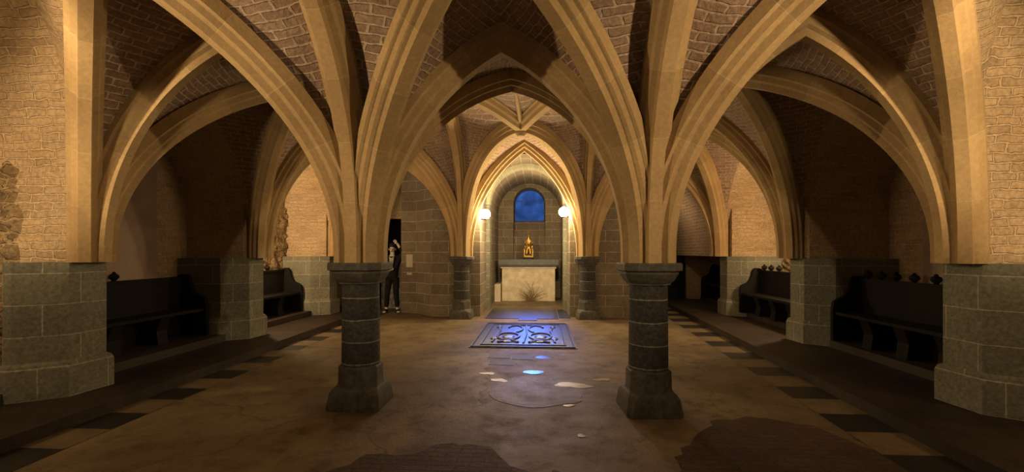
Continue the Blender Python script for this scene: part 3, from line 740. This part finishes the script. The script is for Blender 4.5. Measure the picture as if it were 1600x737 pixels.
E = [(0, 1), (1, 2), (2, 3), (3, 4), (4, 5), (5, 6), (0, 7), (7, 8), (8, 9), (9, 10), (0, 11), (11, 12), (12, 13), (13, 14), (2, 15), (15, 16), (16, 17), (17, 18), (2, 19), (19, 20), (20, 21), (21, 22)]
skin('body', J, E, M['skin'], per)
def fingers(base, dirv, side, name='hand'):
    jj = []; ee = []
    base = V(base); d = V(dirv).normalized(); s = V(side).normalized(); jj.append((*base, .022)); jj.append((*(base + d * .05), .026)); ee.append((0, 1))
    for k, (o, ln) in enumerate(((-.03, .06), (-.01, .075), (.01, .07), (.03, .055))):
        a = base + d * .06 + s * o; jj.append((*a, .009)); jj.append((*(a + d * ln * .6), .008)); jj.append((*(a + d * ln + V((0, -.01, -.01))), .007)); q = len(jj); ee += [(1, q - 3), (q - 3, q - 2), (q - 2, q - 1)]
    a = base + d * .02 - s * .03; jj.append((*a, .010)); jj.append((*(a + d * .03 - s * .025), .009)); q = len(jj); ee += [(0, q - 2), (q - 2, q - 1)]
    return skin(name, jj, ee, M['skin'], per, levels=1)
fingers((.14, -.09, 1.82), (-.6, 0, .6), (.6, 0, .6)); fingers((-.06, -.19, 1.14), (1, -.1, .2), (0, 0, 1))
jk = [(0, 0, .80, (.18, .15)), (0, .01, 1.10, (.155, .13)), (0, .01, 1.36, (.165, .13)), (0, .01, 1.47, .08),
      (-.18, 0, 1.42, .08), (-.28, -.02, 1.16, .062), (-.16, -.15, 1.12, .05), (.18, 0, 1.43, .08), (.29, -.05, 1.55, .06), (.19, -.08, 1.73, .046)]
skin('jacket', jk, [(0, 1), (1, 2), (2, 3), (2, 4), (4, 5), (5, 6), (2, 7), (7, 8), (8, 9)], M['black'], per)
tj = [(0, 0, 1.02, .14), (-.09, 0, .86, .105), (-.13, -.02, .48, .078), (-.16, .02, .12, .066), (.09, 0, .86, .105), (.10, -.03, .48, .078), (.13, 0, .12, .066)]
skin('trousers', tj, [(0, 1), (1, 2), (2, 3), (0, 4), (4, 5), (5, 6)], M['black'], per)
for s_, f_ in (((-.16, .06, .055), (-.175, -.16, .045)), ((.125, .05, .055), (.185, -.17, .045))):
    sh = skin('shoe', [(*s_, .055), (*(V(s_).lerp(V(f_), .5)), .052), (*f_, .045)], [(0, 1), (1, 2)], M['black'], per)
    mb = MB(); d = (V(f_) - V(s_)).normalized(); c = V(f_) - d * .0; mb.ball((c.x, c.y, .03), (.05, .06, .028)); mb.build('toe_cap', M['white'], sh)
mb = MB(); mb.ball((0, .01, 1.765), (.098, .112, .085)); mb.ball((0, .05, 1.69), (.095, .075, .1)); mb.build('hair', M['hair'], per, smooth=1)
mb = MB(); mb.add([(-.06, -.135, 1.44), (.06, -.135, 1.44), (.03, -.15, 1.2), (-.03, -.15, 1.2)], [(0, 1, 2, 3)]); mb.tube([(-.05, -.12, 1.46), (0, -.15, 1.3), (.05, -.12, 1.46)], .02, 6); mb.build('shirt_front', M['white'], per)
for s in (-1, 1):
    mb = MB(); mb.ball((s * .032, -.108, 1.675), (.012, .008, .008), 8, 6); mb.build('eye', M['black'], per)
    mb = MB(); mb.ball((s * .088, 0, 1.66), (.012, .025, .032), 8, 6); mb.build('ear', M['skin'], per, smooth=1)
mb = MB(); mb.tube([(0, -.105, 1.675), (0, -.128, 1.635), (0, -.108, 1.628)], .011, 6); mb.build('nose', M['skin'], per, smooth=1)
mb = MB(); mb.ball((0, -.102, 1.602), (.026, .008, .008), 8, 6); mb.build('mouth', M['black'], per)

# grey printed cloth hanging behind the person
mb = MB(); mb.box(X0 + .25, X1 - .03, 12.42, 12.44, 0, 1.3); tag(mb.build('backdrop_panel', plain('mottled_grey', (.05, .048, .045), (.36, .34, .31), 9, .9, 0)), 'mottled grey and white panel in the doorway behind the person', 'panel')

# notices on the wall
def notice(x, y, z, w_, h_, label, lines):
    t = thing('wall_notice', label, 'notice', (x, y, z))
    mb = MB(); mb.box(-w_ / 2, w_ / 2, -.008, 0, -h_ / 2, h_ / 2); mb.build('sheet', M['paper'], t)
notice(-3.40, 11.545, 1.36, .17, .33, 'larger cream paper notice on the stone wall right of the doorway', 5)
notice(-3.40, 11.545, 1.02, .13, .05, 'small pale plate on the stone wall below the paper notice', 1)

# ------------------------------------------------------------------ statue
st = thing('seated_statue', 'small gilded statue of a crowned seated figure holding a child, on the altar', 'statue', (cxx, 14.85, 1.35))
mb = MB(); mb.stack([octa(.2, .04, 0), octa(.2, .04, .05), octa(.17, .03, .07)]); mb.build('plinth', M['metal'], st)
mb = MB(); mb.box(-.17, .17, -.02, .15, .07, .33)
for s in (-1, 1):
    mb.box(s * .17 - .018, s * .17 + .018, -.08, .14, .07, .34); mb.ball((s * .17, -.07, .36), .026, 8, 6); mb.ball((s * .15, .12, .47), .026, 8, 6); mb.box(s * .15 - .015, s * .15 + .015, .1, .13, .33, .46)
mb.box(-.15, .15, .105, .13, .3, .43); mb.build('throne', M['gold'], st)
S = [(0, .03, .36, .11), (0, .04, .5, .085), (0, .03, .62, .09), (0, .02, .70, .04), (0, .01, .755, .05), (0, .01, .81, .045),
     (-.07, -.12, .36, .065), (-.08, -.15, .12, .075), (.07, -.12, .36, .065), (.08, -.15, .12, .075),
     (-.11, .02, .6, .04), (-.16, -.03, .48, .034), (-.09, -.13, .47, .025), (.11, .02, .6, .04), (.16, -.03, .48, .034), (.11, -.14, .5, .025)]
skin('body', S, [(0, 1), (1, 2), (2, 3), (3, 4), (4, 5), (0, 6), (6, 7), (0, 8), (8, 9), (2, 10), (10, 11), (11, 12), (2, 13), (13, 14), (14, 15)], M['gold'], st)
K = [(-.06, -.13, .43, .04), (-.06, -.11, .52, .036), (-.06, -.12, .57, .016), (-.06, -.12, .61, .032), (-.09, -.2, .40, .02), (-.03, -.2, .40, .02), (-.1, -.14, .50, .015), (0, -.17, .5, .014)]
skin('child_figure', K, [(0, 1), (1, 2), (2, 3), (0, 4), (0, 5), (1, 6), (1, 7)], M['gold'], st)
mb = MB(); mb.stack([circ(.042, .83, 12, (0, .01)), circ(.05, .87, 12, (0, .01)), circ(.042, .87, 12, (0, .01)), circ(.036, .84, 12, (0, .01))])
for k in range(6): mb.ball((.046 * math.cos(k * PI / 3), .01 + .046 * math.sin(k * PI / 3), .88), .013, 6, 5)
mb.build('crown', M['gold'], st)
st.scale = (.8, .9, 1.0)

# ------------------------------------------------------------------ lamps
def lamp(x, y, z, sg, label):
    t = thing('wall_lamp', label, 'lamp', (x, y, z), group='lamps beside the altar arch')
    mb = MB(); mb.ball((0, 0, 0), .12, 16, 12); mb.build('bulb', M['bulb'], t, smooth=2)
    mb = MB(); mb.stack([circ(.05, -.13, 14), circ(.055, -.1, 14), circ(.045, -.065, 14)]); mb.tube([(0, 0, -.1), (sg * .12, .0, -.12)], .014, 6); mb.build('holder', M['metal'], t, smooth=.6)
    l = bpy.data.lights.new('lamp_light', 'POINT'); l.energy = 170; l.color = (1, .74, .40); l.shadow_soft_size = .09
    o = bpy.data.objects.new('lamp_light', l); COL.objects.link(o); o.location = (x - sg * .14, y + .16, z)
    return t
lamp(-1.30, 10.72, 2.50, -1, 'glaring round lamp at the left side of the altar arch')
lamp(.58, 10.78, 2.55, 1, 'glaring round lamp at the right side of the altar arch')

def spot(loc, to, e, col=(1, .71, .39), size=.12, ang=120, blend=.5):
    l = bpy.data.lights.new('spot_light', 'SPOT'); l.energy = e; l.color = col; l.spot_size = math.radians(ang); l.spot_blend = blend; l.shadow_soft_size = size
    o = bpy.data.objects.new('spot_light', l); COL.objects.link(o); o.location = loc
    o.rotation_euler = (V(to) - V(loc)).to_track_quat('-Z', 'Y').to_euler(); return o
def point(loc, e, col=(1, .71, .39), size=.1):
    l = bpy.data.lights.new('point_light', 'POINT'); l.energy = e; l.color = col; l.shadow_soft_size = size
    o = bpy.data.objects.new('point_light', l); COL.objects.link(o); o.location = loc; return o
for sx, xx in ((-1, -4.3), (1, 3.5)):
    spot((xx, 1.45, 2.9), (xx + sx * 1.3, 4.5, 3.45), 320, ang=84, blend=.5, size=.05)
    spot((xx, 1.45, 2.9), (xx - sx * 2.6, 4.6, 3.45), 195, ang=84, blend=.5, size=.05)
    spot((xx, 1.45, 2.9), (xx - sx * 6.0, 5.2, 3.5), 170, ang=70, blend=.6, size=.05)
point((-.4, 7.2, 2.6), 34, size=.25); point((-.4, 1.2, 2.2), 14, size=.3)
point((-5.5, 2.6, 2.1), 46, size=.1); point((4.95, 2.6, 2.1), 46, size=.1)
point((-5.6, 8.3, 1.95), 150); point((5.0, 8.4, 1.95), 150)
point((cxx, 13.3, 3.3), 45); point((3.1, 12.6, 2.6), 26)  # added unseen fills that brighten the chapel and the right aisle end
spot((-4.25, 1.4, 1.6), (-3.9, 5.9, 2.75), 170, ang=30, blend=.35); spot((3.45, 1.4, 1.6), (3.1, 5.9, 2.75), 120, ang=30, blend=.35)  # added unseen narrow spots to brighten ribs behind the nearest piers
# blue daylight falling from the chapel window
l = bpy.data.lights.new('window_light', 'AREA'); l.energy = 5.5; l.color = (.06, .2, 1); l.shape = 'RECTANGLE'; l.size = .9; l.size_y = .9; l.spread = math.radians(28)
o = bpy.data.objects.new('window_light', l); COL.objects.link(o); o.location = (cxx, 16.3, 3.3)
o.rotation_euler = (V((-.3, 9, 0)) - V(o.location)).to_track_quat('-Z', 'Y').to_euler()

w = bpy.data.worlds.new('world'); SC.world = w; w.use_nodes = True
w.node_tree.nodes['Background'].inputs[0].default_value = (1, .75, .5, 1); w.node_tree.nodes['Background'].inputs[1].default_value = .012

# ------------------------------------------------------------------ camera
cam = bpy.data.cameras.new('camera'); co = bpy.data.objects.new('camera', cam); COL.objects.link(co)
co.location = (0, 0, 1.6); yaw = math.atan(43 / 700)
co.rotation_euler = (PI / 2, 0, yaw)
cam.sensor_width = 36; cam.lens = 36 * 700 / 1600; cam.shift_y = 24.5 / 1600; cam.clip_start = .05
SC.camera = co
SC.view_settings.view_transform = 'Standard'
SC.view_settings.exposure = 0
SC.cycles.use_denoising = True
SC.cycles.max_bounces = 6; SC.cycles.diffuse_bounces = 2
SC.cycles.sample_clamp_indirect = 4
